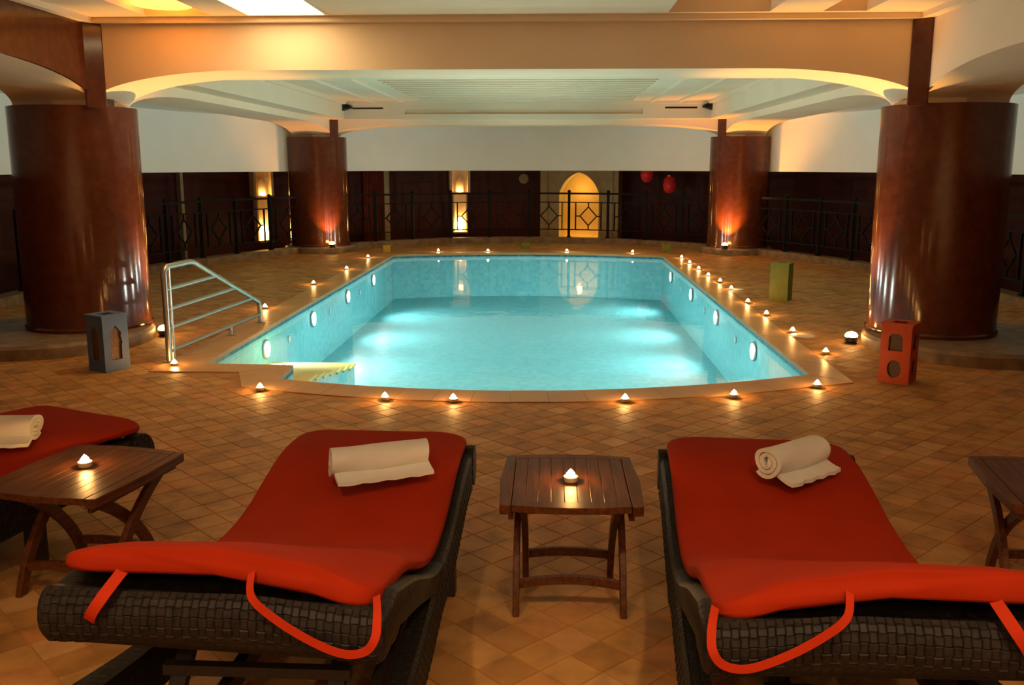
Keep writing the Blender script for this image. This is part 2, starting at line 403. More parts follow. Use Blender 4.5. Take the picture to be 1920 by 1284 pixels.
# ------------------------------------------------------------------ outer walls
def pathwall(path, z0, z1, th):
    mb = MB(); h = (z1 - z0) / 2
    return mb.sweep([p + Vector((0, 0, z0 + h)) for p in path], [(0, -h), (th, -h), (th, h), (0, h)])
struct(pathwall(wallpath(.16), 1.63, ZA, .16).obj('wall_upper', 'plaster_white', None, 40), 'white upper wall band')
struct(pathwall(wallpath(2.0), -.75, 1.80, .15).obj('wall_lower', 'maroon', None, 40), 'dark maroon corridor wall')
# corridor floor + ceiling
for nm, z, m in (('floor_corridor', -.75, 'grout'), ('ceiling_corridor', 1.78, 'maroon')):
    a, b = wallpath(.17 if z > 0 else .0), wallpath(2.05); k = len(a)
    struct(MB().add([(p.x, p.y, z) for p in a] + [(p.x, p.y, z) for p in b], [(i, i + 1, k + i + 1, k + i) for i in range(k - 1)]).obj(nm, m))
struct(pathwall(wallpath(-.005), -.75, ZG - .001, .02).obj('wall_plinth', 'curbstone'))
struct(MB().b2(-9.3, 8.4, -3.3, -3.0, -.75, 3.4).obj('wall_back', 'plaster'), 'plaster wall behind the loungers')
# kerb under the railing
kp = [oval(t, -.12) + Vector((0, 0, .06)) for t in [pi * k / 60 for k in range(61)]]
kp = [Vector((CX + EA - .12, 9.0, .06))] + kp + [Vector((CX - EA + .12, 9.0, .06))]
struct(MB().sweep(kp, [(-.13, -.065), (.13, -.065), (.13, .06), (-.13, .06)]).obj('trim_2', 'curbstone'), 'low stone kerb under the railing')
for k, (x0, x1) in enumerate(((CX - EA, XL - .55), (XR + .55, CX + EA))):
    struct(MB().b2(x0, x1, 8.35, 8.65, ZG, .13).obj('trim_%d' % (3 + k), 'curbstone'), 'low stone kerb beside the column')

# ------------------------------------------------------------------ columns
def column(x, y, label, plr, sh):
    t = thing('marble_column', label, 'column', (x, y, 0), 0, 'round marble columns')
    MB().lathe([(plr, ZG), (plr, .10), (plr - .03, .13)], 48, (sh, -.3 if sh else 0, 0)).obj('plinth', 'curbstone', t, True)
    MB().lathe([(RC + .015, .125), (RC + .015, .16), (RC, .175), (RC, ZC)], 64).obj('shaft', 'marble', t, True)
    return t
column(XL, YN, 'near red marble column beside the blue box lantern', 1.0, -.28)
column(XR, YN, 'near red marble column behind the red box lantern', 1.0, .28)
column(XL, YF, 'far red marble column at the end of the pool on the handrail side', .72, 0)
column(XR, YF, 'far red marble column with the strongest orange glow near the arched doorway', .72, 0)

# ------------------------------------------------------------------ beams with arched ends
def archprof(a0, a1, zflat, zsp, ztop, L=1.55, n=14):
    """2D profile (s, z) between the column axes, quarter-ellipse haunches"""
    e = RC * .62
    pts = [(a0, ztop), (a0, zsp), (a0 + e, zsp)]
    for k in range(1, n + 1):
        th = pi / 2 * k / n; pts.append((a0 + e + L * (1 - math.cos(th)), zsp + (zflat - zsp) * math.sin(th)))
    pts += [(a0 + a1 - p[0], p[1]) for p in reversed(pts)]
    return pts
def cross_beam(name, y, zflat, m, label):
    return struct(MB().prism(archprof(XL, XR, zflat, ZC, 3.3), lambda s, z: (s, y - BT, z), lambda s, z: (s, y + BT, z)).obj(name, m, None, 30), label)
def side_beam(name, x, y0, y1, zflat, m, label, L=1.9):
    return struct(MB().prism(archprof(y0, y1, zflat, ZC, 3.3, L), lambda s, z: (x - BT, s, z), lambda s, z: (x + BT, s, z)).obj(name, m, None, 30), label)
cross_beam('wall_beam_near', YN, ZB, 'plaster', 'wide cream arched beam over the near pool edge')
cross_beam('wall_beam_far', YF, ZB2, 'plaster', 'cream arched beam over the far pool edge')
side_beam('wall_beam_pool_left', XL, YN, YF, ZB2, 'plaster', 'cream arched beam along the left of the pool')
side_beam('wall_beam_pool_right', XR, YN, YF, ZB2, 'plaster', 'cream arched beam along the right of the pool')
side_beam('wall_beam_front_left', XL, YN - 12.4, YN, ZB, 'plaster', 'arched beam over the left loungers')
struct(MB().prism(archprof(YN - 12.4, YN, ZB, ZC, ZT, 1.9), lambda s, z: (XL + BT, s, z), lambda s, z: (XL + BT + .025, s, z)).obj('wall_beam_cladding', 'marble', None, 30), 'dark red marble facing on the beam over the left loungers')
side_beam('wall_beam_front_right', XR, YN - 12.4, YN, ZB, 'plaster', 'cream arched beam over the right loungers')
k = 5
for x, y, sx, z1 in ((XL + BT, YN - BT, 1, ZT), (XR - BT, YN - BT, -1, ZT), (XL + BT, YF - BT, 1, ZP), (XR - BT, YF - BT, -1, ZP)):
    w = .14
    struct(MB().prism([(x, y), (x + sx * w, y), (x + sx * w, y - .02), (x + sx * .02, y - w), (x, y - w)], lambda a, b: (a, b, ZC - .02), lambda a, b: (a, b, z1)).obj('trim_%d' % k, 'marble'), 'red marble corner strip above the column'); k += 1

# ------------------------------------------------------------------ ceilings
# aisles
struct(MB().b2(-9.4, XL - BT, -3, 24.3, ZA, ZA + .1).obj('ceiling_aisle_left', 'plaster_white'))
struct(MB().b2(XR + BT, 8.5, -3, 24.3, ZA, ZA + .1).obj('ceiling_aisle_right', 'plaster_white'))
struct(MB().b2(XL - BT, XR + BT, YF + BT, 24.3, ZA, ZA + .1).obj('ceiling_aisle_far', 'plaster_white'))
# over the pool: ring, fascia, raised field with ribs
x0, x1, y0, y1 = XL + BT, XR - BT, YN + BT, YF - BT
rg = .34; zr = 2.97
cp = struct(link('ceiling_pool', None), 'raised white ceiling over the pool')
ring = MB().b2(x0, x1, y0, y0 + rg, ZP, ZP + .08).b2(x0, x1, y1 - rg, y1, ZP, ZP + .08).b2(x0, x0 + rg, y0 + rg, y1 - rg, ZP, ZP + .08).b2(x1 - rg, x1, y0 + rg, y1 - rg, ZP, ZP + .08)
ring.obj('soffit_ring', 'plaster_ceiling', cp)
MB().b2(x0 + rg - .06, x0 + rg, y0 + rg, y1 - rg, ZP + .08, zr).obj('fascia', 'plaster_ceiling', cp)
MB().b2(x1 - rg, x1 - rg + .06, y0 + rg, y1 - rg, ZP + .08, zr).obj('fascia', 'plaster_ceiling', cp)
MB().b2(x0 + rg - .06, x1 - rg + .06, y0 + rg - .06, y0 + rg, ZP + .08, zr).obj('fascia', 'plaster_ceiling', cp)
fy = y1 - rg
SL = [(-2.83, 1.78, 2.73, 2.82), (-4.02 + .0, -3.30, 2.82, 2.855), (2.26, 2.93, 2.82, 2.855)]
# far fascia with real slots: built from pieces round the openings
def pierced(xa, xb, za, zb, holes):
    mb = MB(); xs = sorted({xa, xb, *[h for s in holes for h in s[:2]]})
    for a, b in zip(xs, xs[1:]):
        hs = [s for s in holes if s[0] <= a + 1e-6 and s[1] >= b - 1e-6]
        if hs: s = hs[0]; mb.b2(a, b, fy, fy + .06, za, s[2]).b2(a, b, fy, fy + .06, s[3], zb)
        else: mb.b2(a, b, fy, fy + .06, za, zb)
    return mb
holes = [SL[0], (-3.86, -3.25, 2.825, 2.86), (2.20, 2.82, 2.825, 2.86)]
pierced(x0 + rg - .06, x1 - rg + .06, ZP + .08, zr, holes).obj('fascia', 'plaster_ceiling', cp)
for a, b, c, d in holes:
    g_ = MB().b2(a - .02, b + .02, fy + .062, fy + .12, c - .02, d + .02).obj('air_slot', 'plaster' if b - a > 1 else 'black', cp)
MB().b2(x0 + rg - .06, x1 - rg + .06, y0 + rg - .06, fy + .06, zr, zr + .08).obj('raised_field', 'plaster_ceiling', cp)
# cornice steps below the field
MB().b2(x0 + rg, x0 + rg + .07, y0 + rg, fy, zr - .06, zr).obj('cornice', 'plaster_ceiling', cp)
MB().b2(x1 - rg - .07, x1 - rg, y0 + rg, fy, zr - .06, zr).obj('cornice', 'plaster_ceiling', cp)
MB().b2(x0 + rg, x1 - rg, fy - .07, fy, zr - .06, zr).obj('cornice', 'plaster_ceiling', cp)
for q in (-3.5, -2.95, -2.4):
    for sx in (1, -1):
        xx = CX + sx * (q); MB().b2(xx - .03, xx + .03, y0 + rg, fy - .07, zr - .03, zr).obj('rib', 'plaster_ceiling', cp)
for q in range(22):
    yy = y0 + rg + .25 + q * .37
    MB().b2(CX - 2.0, CX + 2.0, yy, yy + .10, zr - .035, zr).obj('slat', 'plaster_ceiling', cp)
for xx, sx, lb in ((x0 + rg, 1, 'left'), (x1 - rg, -1, 'right')):
    s_ = thing('corner_speaker', 'small black wedge speaker in the %s far corner of the pool ceiling' % lb, 'speaker', (xx, fy, 2.86), 0, 'ceiling speakers')
    MB().prism([(0, -.07), (sx * .17, -.02), (sx * .17, .02), (0, .09)], lambda a, b: (a, -.16, b), lambda a, b: (a, -.002, b)).obj('housing', 'black', s_)
    MB().box((sx * .09, -.165, .005), (.11, .01, .05)).obj('grille', 'iron', s_)
# front bay: cornice, soffit, recesses
cf = struct(link('ceiling_front', None), 'cream ceiling over the loungers')
yb = YN - BT
xa, xb = XL + BT, XR - BT
MB().b2(xa, xb, yb - .10, yb, ZT, ZT + .05).obj('cornice', 'plaster', cf)
MB().b2(xa, xa + .10, -3, yb - .10, ZT, ZT + .05).obj('cornice', 'plaster', cf)
MB().b2(xb - .10, xb, -3, yb - .10, ZT, ZT + .05).obj('cornice', 'plaster', cf)
zs = ZT + .05
rec = [(-3.72, -3.12, 'r'), (-2.78, -2.02, 'l'), (1.05, 1.95, 'r'), (2.42, 2.80, 'r')]
ye = 8.82
MB().b2(xa, xb, ye, yb, zs, zs + .22).obj('soffit', 'plaster', cf)
xs = [xa] + [v for r in rec for v in r[:2]] + [xb]
for a, b in zip(xs[::2], xs[1::2]): MB().b2(a, b, 6.9, ye, zs, zs + .22).obj('soffit', 'plaster', cf)
MB().b2(xa, xb, -3, 6.9, zs, zs + .22).obj('soffit', 'plaster', cf)
MB().b2(xa, xb, 6.9, ye, zs + .16, zs + .22).obj('recess_top', 'plaster', cf)
# lit ceiling panel
a, b, _ = rec[1]
t = thing('ceiling_light_panel', 'glaring white ceiling light panel above the near beam', 'ceiling light', ((a + b) / 2, (7.6 + ye) / 2, zs), 0)
hx, hy = (b - a) / 2, (ye - 7.6) / 2
MB().b2(-hx, hx, -hy, -hy + .03, -.01, .05).b2(-hx, hx, hy - .03, hy, -.01, .05).b2(-hx, -hx + .03, -hy + .03, hy - .03, -.01, .05).b2(hx - .03, hx, -hy + .03, hy - .03, -.01, .05).obj('frame', 'plaster', t)
MB().b2(-hx + .03, hx - .03, -hy + .03, hy - .03, .0, .03).obj('diffuser', 'panel_lens', t)
a, b, _ = rec[0]
t = thing('ceiling_cove_lamp', 'orange glowing cove lamp in the ceiling recess at upper left', 'ceiling light', ((a + b) / 2, 8.50, zs + .03), 0)
MB().lathe([(.24, 0), (.27, .02), (.27, .06)], 28).obj('shade', 'orange_lens', t, True)
MB().lathe([(.05, .06), (.05, .1)], 12).obj('mount', 'brass', t, True)
# unseen downlights added behind the camera to light the loungers and beam
for k, (x, y) in enumerate([(-3.2, -.9), (-1.2, -1.7), (.9, -1.7), (2.5, -.9)]):
    t = thing('added_downlight', 'added unseen downlight above the loungers', 'ceiling light', (x, y, zs), 0, 'added downlights over the loungers')
    MB().lathe([(.11, 0), (.11, -.012), (.085, -.016), (.085, 0)], 24).obj('rim', 'steel', t, True)
    MB().lathe([(.08, -.004), (.08, -.008)], 24).obj('lens', 'added_lens', t)
    light('downlight', 'SPOT', (0, 0, -.03), P_NEAR, WARM, t, .08, (0, 0, 0), spot_size=math.radians(150), spot_blend=.9)

for k, (x, y) in enumerate([(-1.0, 1.1), (.9, 1.1)]):  # extra unseen pair, added to brighten the near floor
    t = thing('added_downlight', 'added unseen downlight above the loungers', 'ceiling light', (x, y, zs), 0, 'added downlights over the loungers')
    MB().lathe([(.11, 0), (.11, -.012), (.085, -.016), (.085, 0)], 24).obj('rim', 'steel', t, True)
    MB().lathe([(.08, -.004), (.08, -.008)], 24).obj('lens', 'added_lens', t)
    light('downlight', 'SPOT', (0, 0, -.03), P_NEAR * .62, WARM, t, .08, aim((0, .2, -1)), spot_size=math.radians(108), spot_blend=1)
# ------------------------------------------------------------------ uplights by the columns
def uplight(x, y, z, d, label, pw, sz=100, col=(1, .50, .12)):
    t = thing('column_uplight', label, 'spotlight', (x, y, z), math.atan2(d[1], d[0]), 'orange uplights by the columns')
    MB().lathe([(.06, 0), (.06, .012), (.02, .016), (.018, .02)], 16).obj('base', 'black', t, True)
    MB().lathe([(.045, .02), (.06, .026), (.062, .07), (.055, .072), (.05, .06)], 18).obj('housing', 'black', t, True)
    MB().lathe([(.058, .066), (.062, .085), (.045, .11), (.015, .12)], 18).obj('lens', 'lamp_lens', t, True)
    o = light('uplight', 'SPOT', (0, 0, .14), pw, col, None, .03, None, spot_size=math.radians(sz), spot_blend=.7)
    o.location = (x, y, z + .14); o.rotation_euler = aim(d)
    mw = o.matrix_basis.copy(); o.parent = t
    bpy.context.view_layer.update()
    o.matrix_parent_inverse = t.matrix_basis.inverted(); o.matrix_basis = mw
uplight(-4.00, 9.42, 0, (.12, .06, 1), 'bright orange uplight at the foot of the left near column', P_UP * 2.2, 62)
uplight(3.02, 9.30, 0, (-.12, .08, 1), 'bright orange uplight at the foot of the right near column', P_UP * 2.8, 62)
uplight(XL + .40, YF - .68, .13, (-.06, .08, 1), 'orange uplight at the foot of the far column on the handrail side', P_UP * .75, 100, (1, .36, .04))
uplight(XR - .36, YF - .68, .13, (.05, .08, 1), 'orange uplight at the foot of the far column near the arched doorway', P_UP * 2.2, 100, (1, .36, .04))

# ------------------------------------------------------------------ corridor wall features
def on_wall(px, off):
    """point where the view line of column px meets the oval wall at the given offset"""
    u = (px - 960) / (F * math.cos(PITCH) + 300 * math.sin(PITCH)); a = math.atan(u) - YAW
    best = None
    for k in range(2001):
        p = oval(pi * k / 2000, off)
        e = abs(math.atan2(p.x, p.y) - a)
        if best is None or e < best[0]: best = (e, p, pi * k / 2000)
    _, p, t = best
    nrm = Vector((math.cos(t) / (EA + off), math.sin(t) / (EB + off), 0)).normalized()
    return p, math.atan2(-nrm.x, nrm.y)          # rotation that turns local +Y outward
def niche(px, label):
    p, rz = on_wall(px, 1.98)
    t = thing('wall_niche_lantern', label, 'wall light', (p.x, p.y, 0), rz, 'stone wall lanterns')
    MB().b2(-.26, .26, -.16, 0, 1.08, 1.10).b2(-.26, -.20, -.16, 0, 1.10, 1.62).b2(.20, .26, -.16, 0, 1.10, 1.62).b2(-.26, .26, -.16, 0, 1.62, 1.66).b2(-.2, .2, -.05, 0, 1.10, 1.62).obj('upper_box', 'niche_stone', t)
    MB().prism([(-.10, 1.10), (.10, 1.10), (.10, 1.28), (.06, 1.40), (0, 1.50), (-.06, 1.40), (-.10, 1.28)], lambda a, b: (a, -.09, b), lambda a, b: (a, -.05, b)).obj('flame_ornament', 'niche_stone', t)
    MB().b2(-.18, -.14, -.13, 0, .12, 1.08).b2(.14, .18, -.13, 0, .12, 1.08).b2(-.14, .14, -.04, 0, .12, 1.08).b2(-.18, .18, -.20, 0, .08, .12).obj('lower_shaft', 'niche_stone', t)
    MB().lathe([(.02, .12), (.07, .18), (.10, .28), (.08, .38), (.02, .48)], 18, (0, -.12, .0)).obj('lamp_globe', 'niche_lens', t, True)
    MB().lathe([(.05, 1.105), (.055, 1.15), (.02, 1.18)], 14, (.0, -.12, 0)).obj('upper_lamp', 'niche_lens', t, True)
niche(486, 'glowing stone wall lantern left of the far left column')
niche(860, 'glowing stone wall lantern on the back wall above the pool end')
# doorway
p, rz = on_wall(1096, 1.95)
t = thing('arched_doorway', 'pale portal with pointed arch glowing yellow behind the railing', 'doorway', (p.x, p.y, 0), rz)
def parch(hw, z0, zs_, zt, n=10):
    r = [(-hw, z0), (-hw, zs_)]
    for k in range(1, n + 1):
        u = k / n; r.append((-hw + hw * (1 - math.cos(u * pi / 2)) * .55 + hw * u * .45, zs_ + (zt - zs_) * (math.sin(u * pi / 2) * .8 + u * .2)))
    return r + [(-a, b) for a, b in reversed(r[:-1])]
op = parch(.49, -.75, 1.08, 1.58)
def arch_front(hw, zt, prof, yf, yb_):
    mb = MB(); n = len(prof); h = n // 2
    for side in (1, -1):
        half = prof[:h + 1] if side == 1 else [(-a, b) for a, b in prof[:h + 1]]
        for (a, b), (c, d) in zip(half, half[1:]):
            if abs(b - d) < 1e-6: continue
            x_ = -side * hw
            q = [(x_, b), (a, b), (c, d), (x_, d)]
            mb.prism(q, lambda s, z: (s, yf, z), lambda s, z: (s, yb_, z))
    zt0 = prof[h][1]
    if zt > zt0: mb.b2(-hw, hw, yf, yb_, zt0, zt)
    return mb
arch_front(.96, 1.76, op, -.75, -.05).obj('surround', 'portal_stone', t)
for sx in (-1, 1):
    MB().b2(sx * .80 - .03, sx * .80 + .03, -.80, -.752, -.75, 1.62).obj('pilaster', 'portal_stone', t)
MB().b2(-.50, .50, -.12, -.06, -.75, 1.6).obj('inner_wall', 'door_plaster', t)
MB().lathe([(.05, 0), (.05, .05), (.03, .06)], 14, (-.38, -.40, -.70)).obj('floor_lamp_cup', 'lamp_lens', t, True)
light('doorway_lamp', 'POINT', (0, -.55, -.5), 20, (1, .56, .13), t, .08)
light('doorway_lamp', 'POINT', (0, -.5, 1.15), 7, (1, .56, .13), t, .06)
# curtain panel and pale pilasters
for px, w, m, lb in ((700, .52, 'curtain', 'dark red hanging panel behind the railing beside the far left column'),):
    p, rz = on_wall(px, 1.9)
    t = thing('hanging_panel', lb, 'curtain', (p.x, p.y, 0), rz)
    MB().prism([(-w / 2 + w * k / 24, -.02 * math.cos(k * pi / 2)) for k in range(25)] + [(w / 2, .04), (-w / 2, .04)], lambda a, b: (a, b, -.72), lambda a, b: (a, b, 1.6)).obj('cloth', 'curtain', t, True)
    MB().tube([(-w / 2 - .05, 0, 1.63), (w / 2 + .05, 0, 1.63)], .02).obj('rod', 'iron', t, True)
k = 9
for px, w in ((725, .13), (341, .07)):
    p, rz = on_wall(px, 1.85)
    o = MB().b2(-w / 2, w / 2, 0, .12, -.75, 1.78).b2(-w / 2 - .02, w / 2 + .02, -.02, .12, -.75, -.6).obj('trim_%d' % k, 'portal_stone'); o.location = (p.x, p.y, 0); o.rotation_euler = (0, 0, rz); struct(o, 'pale pilaster on the corridor wall'); k += 1
for px, z, lb in ((1212, 1.36, 'higher red hanging lantern glowing dimly behind the railing'), (1255, 1.12, 'lower red hanging lantern glowing dimly behind the railing')):
    p, rz = on_wall(px, 1.2)
    t = thing('red_lantern', lb, 'lantern', (p.x, p.y, z), 0, 'red hanging lanterns')
    MB().lathe([(.06, 0), (.12, .06), (.15, .18), (.12, .32), (.06, .38)], 18).obj('shade', 'red_lens', t, True)
    MB().lathe([(.065, .38), (.065, .41)], 14).obj('cap', 'brass', t, True)
    MB().tube([(0, 0, .41), (0, 0, 1.78 - z)], .008, 6).obj('chain', 'iron', t)
p, rz = on_wall(982, 1.98)
t = thing('wall_vent', 'small round dark vent high on the back wall', 'vent', (p.x, p.y, 1.42), rz)
o = MB().lathe([(.11, 0), (.12, .02), (.08, .03), (.08, .012)], 22).obj('ring', 'portal_stone', t, True); o.rotation_euler = (pi / 2, 0, 0)
o = MB().lathe([(.078, .0), (.078, .01)], 22).obj('grille', 'black', t); o.rotation_euler = (pi / 2, 0, 0)

# ------------------------------------------------------------------ railing
def rail_panel(w):
    mb = MB(); d = .022
    zt, z1, z0 = 1.0, .80, .18
    mb.b2(-w / 2, w / 2, -.02, .02, z1 - d / 2, z1 + d / 2).b2(-w / 2, w / 2, -.02, .02, z0 - d / 2, z0 + d / 2)
    hw = min(.30, w / 2 - .10)
    for sx in (-1, 1): mb.b2(sx * hw - .012, sx * hw + .012, -.015, .015, z0, z1)
    zc = (z0 + z1) / 2; q = hw * .66; qz = .21
    pts = [(0, 0, zc + qz), (q, 0, zc), (0, 0, zc - qz), (-q, 0, zc)]
    for a, b in zip(pts, pts[1:] + pts[:1]): mb.bar(a, b, .024, .024, up=(0, 1, 0))
    mb.b2(-.012, .012, -.012, .012, zc + qz, z1).b2(-.012, .012, -.012, .012, z0, zc - qz)
    mb.b2(-hw, -q, -.012, .012, zc - .012, zc + .012).b2(q, hw, -.012, .012, zc - .012, zc + .012)
    return mb
def railing(pts, zb, label):
    t = thing('iron_railing', label, 'railing', (pts[0].x, pts[0].y, zb), 0, 'wrought iron railings')
    o0 = pts[0].copy()
    post = MB().b2(-.03, .03, -.03, .03, 0, 1.02).b2(-.045, .045, -.045, .045, 0, .03).lathe([(.03, 1.02), (.042, 1.05), (.02, 1.08)], 10).mesh('post', 'iron')
    w0 = (pts[1] - pts[0]).length; pm = rail_panel(w0 - .06).mesh('panel', 'iron')
    for a in pts: link('post', post, t, (a.x - o0.x, a.y - o0.y, 0))
    for a, b in zip(pts, pts[1:]):
        m_ = (a + b) / 2 - o0; w = (b - a).length
        link('panel', pm, t, (m_.x, m_.y, 0), (0, 0, math.atan2(b.y - a.y, b.x - a.x))).scale = (w / w0, 1, 1)
    MB().sweep([(a.x - o0.x, a.y - o0.y, 1.0) for a in pts], [(-.03, -.02), (.03, -.02), (.03, .02), (-.03, .02)]).obj('top_rail', 'iron', t)
def resample(pts, step):
    L = [0]
    for a, b in zip(pts, pts[1:]): L.append(L[-1] + (b - a).length)
    n = round(L[-1] / step); r = []
    for k in range(n + 1):
        s = L[-1] * k / n; i = max(j for j in range(len(L)) if L[j] <= s + 1e-9); i = min(i, len(pts) - 2)
        r.append(pts[i].lerp(pts[i + 1], (s - L[i]) / (L[i + 1] - L[i])))
    return r
rp = [oval(pi * k / 400, -.12) for k in range(401)]
railing(resample(rp, .92), .12, 'black iron railing with diamond panels curving around the deck')
railing(resample([Vector((XL - .68, 8.5, 0)), Vector((CX - EA + .1, 8.5, 0))], .8), .13, 'black iron railing section beside the near left column')
railing(resample([Vector((XR + .68, 8.5, 0)), Vector((CX + EA - .1, 8.5, 0))], .8), .13, 'black iron railing section beside the near right column')

# ------------------------------------------------------------------ steel handrail
X = -3.42
t = thing('pool_handrail', 'stainless steel handrail with four bars beside the pool steps', 'handrail', (X, 8.12, 0), math.radians(-4.2))
r = .026
prof = [(0, 0, 0), (0, 0, .80), (0, .02, .84), (0, .06, .86), (0, .52, .86), (0, .60, .845), (0, 2.14, .25), (0, 2.17, .22), (0, 2.18, .18), (0, 2.18, .08)]
MB().tube(prof, r, 14, up=(1, 0, 0)).obj('frame', 'steel', t, True)
MB().tube([(0, .075, 0), (0, .075, .855)], r * .9, 12, up=(1, 0, 0)).obj('post', 'steel', t, True)
def yslope(z): return .60 + (2.14 - .60) * (.845 - z) / (.845 - .25)
for z in (.66, .48, .31): MB().tube([(0, 0, z), (0, yslope(z), z)], .018, 12, up=(1, 0, 0)).obj('bar', 'steel', t, True)
MB().tube([(0, 0, .10), (0, 2.18, .10)], .02, 12, up=(1, 0, 0)).obj('bar', 'steel', t, True)
MB().tube([(0, 1.36, 0), (0, 1.36, .10)], .022, 12, up=(1, 0, 0)).obj('foot', 'steel', t, True)
MB().tube([(0, 2.18, 0), (0, 2.18, .10)], .024, 12, up=(1, 0, 0)).obj('foot', 'steel', t, True)
for yy in (0, 1.36, 2.18): MB().lathe([(.055, .001), (.055, .010), (.03, .016)], 18, (0, yy, 0)).obj('flange', 'steel', t, True)

# ------------------------------------------------------------------ painted box lanterns
def box_lantern(name, loc, rz, paint, mesh, label, kind, s=.24, h=.48):
    t = thing(name, label, 'lantern', loc, rz, 'painted box lanterns')
    w = s / 2; th = .012
    if kind == 'tree':
        hole = [(-.05, .10), (-.05, .22), (-.06, .25), (-.045, .30), (-.055, .33), (0, .40), (.055, .33), (.045, .30), (.06, .25), (.05, .22), (.05, .10)]
        hs = [hole]
    elif kind == 'two':
        c = [(.055 * math.cos(2 * pi * k / 16), .12 + .075 * math.sin(2 * pi * k / 16)) for k in range(16)]
        hs = [c, [(-.055, .27), (-.055, .38), (-.03, .41), (.03, .41), (.055, .38), (.055, .27)]]
    else: hs = [[(.07 * math.cos(2 * pi * k / 8), h / 2 + .10 * math.sin(2 * pi * k / 8)) for k in range(8)]] if kind == 'oct' else []
    def panel(nm):
        bm = bmesh.new(); loops = [[(-w, 0), (w, 0), (w, h), (-w, h)]] + hs; es = []
        for lp in loops:
            vs = [bm.verts.new((a, 0, b)) for a, b in lp]; es += [bm.edges.new((vs[i], vs[(i + 1) % len(vs)])) for i in range(len(vs))]
        bmesh.ops.triangle_fill(bm, use_beauty=True, edges=es)
        bmesh.ops.recalc_face_normals(bm, faces=bm.faces)
        ex = bmesh.ops.extrude_face_region(bm, geom=list(bm.faces))
        for v in [v for v in ex['geom'] if isinstance(v, bmesh.types.BMVert)]: v.co.y += th
        bmesh.ops.recalc_face_normals(bm, faces=bm.faces)
        me = bpy.data.meshes.new(nm); bm.to_mesh(me); bm.free(); me.materials.append(M[paint]); return me
    pm = panel('side_panel')
    for k in range(4):
        a = k * pi / 2; o = link('side_panel', pm, t, (w * math.sin(a) * .999, -w * math.cos(a) * .999, 0), (0, 0, a)); o.scale = (1 if k % 2 == 0 else .90, 1, 1)
    mm = MB().b2(-w + .03, w - .03, .016, .020, .03, h - .03).mesh('pierced_screen', mesh)
    if hs:
        for k in range(4):
            a = k * pi / 2; link('pierced_screen', mm, t, (w * math.sin(a), -w * math.cos(a), 0), (0, 0, a)).scale = (.8, 1, 1)
    MB().b2(-w, w, -w, w, 0, .012).obj('bottom', paint, t)
    e = w + .008
    MB().b2(-e, e, -e, -w * .45, h, h + .012).b2(-e, e, w * .45, e, h, h + .012).b2(-e, -w * .45, -w * .45, w * .45, h, h + .012).b2(w * .45, e, -w * .45, w * .45, h, h + .012).obj('rim', paint, t)
    return t
box_lantern('box_lantern', (-3.83, 7.83, 0), math.radians(59), 'blue_paint', 'amber_mesh', 'blue painted box lantern with amber cut-out by the left near column', 'tree')
box_lantern('box_lantern', (2.88, 7.65, 0), math.radians(-35), 'red_paint', 'dark_mesh', 'red painted box lantern with two dark cut-outs by the right near column', 'two')
box_lantern('box_lantern', (3.07, 12.42, 0), math.radians(-28), 'green_paint', 'dark_mesh', 'tall green painted box lantern on the deck right of the pool', 'none')
box_lantern('box_lantern', (-3.34, 19.1, 0), .2, 'yellow_paint', 'amber_mesh', 'small yellow box lantern at the far left pool corner', 'none', .15, .13)
box_lantern('box_lantern', (-.51, 20.0, 0), .1, 'green_paint', 'dark_mesh', 'small green box lantern behind the middle of the far pool edge', 'none', .17, .12)
box_lantern('box_lantern', (2.39, 19.2, 0), .1, 'green_paint', 'dark_mesh', 'small green box lantern at the far right pool corner', 'none', .14, .17)

# ------------------------------------------------------------------ loungers
LW = .80; LT = .072
# cushion top line: (distance from head end, height)
PRO = [(0, .835), (.10, .80), (.25, .735), (.45, .645), (.65, .555), (.82, .488), (.98, .45), (1.15, .440), (1.35, .452), (1.55, .485), (1.72, .512), (1.86, .524), (2.0, .522), (2.14, .520)]
def smooth_prof(P, n=60):
    r = []
    xs = [p[0] for p in P]; m = []
    for i in range(len(P)):
        a, b = P[max(0, i - 1)], P[min(len(P) - 1, i + 1)]; m.append((b[1] - a[1]) / (b[0] - a[0]))
    for k in range(n + 1):
        x = xs[-1] * k / n; i = max(j for j in range(len(P) - 1) if xs[j] <= x + 1e-9)
        h = xs[i + 1] - xs[i]; t = (x - xs[i]) / h
        z = (2 * t**3 - 3 * t**2 + 1) * P[i][1] + (t**3 - 2 * t**2 + t) * h * m[i] + (-2 * t**3 + 3 * t**2) * P[i + 1][1] + (t**3 - t**2) * h * m[i + 1]
        r.append((x, z))
    return r
SP = smooth_prof(PRO)
def ztop(y):
    for (a, b), (c, d) in zip(SP, SP[1:]):
        if a <= y <= c: return b + (d - b) * (y - a) / (c - a)
    return SP[-1][1] if y > 1 else SP[0][1]
def sm(a, b, x): t = min(1, max(0, (x - a) / (b - a))); return t * t * (3 - 2 * t)
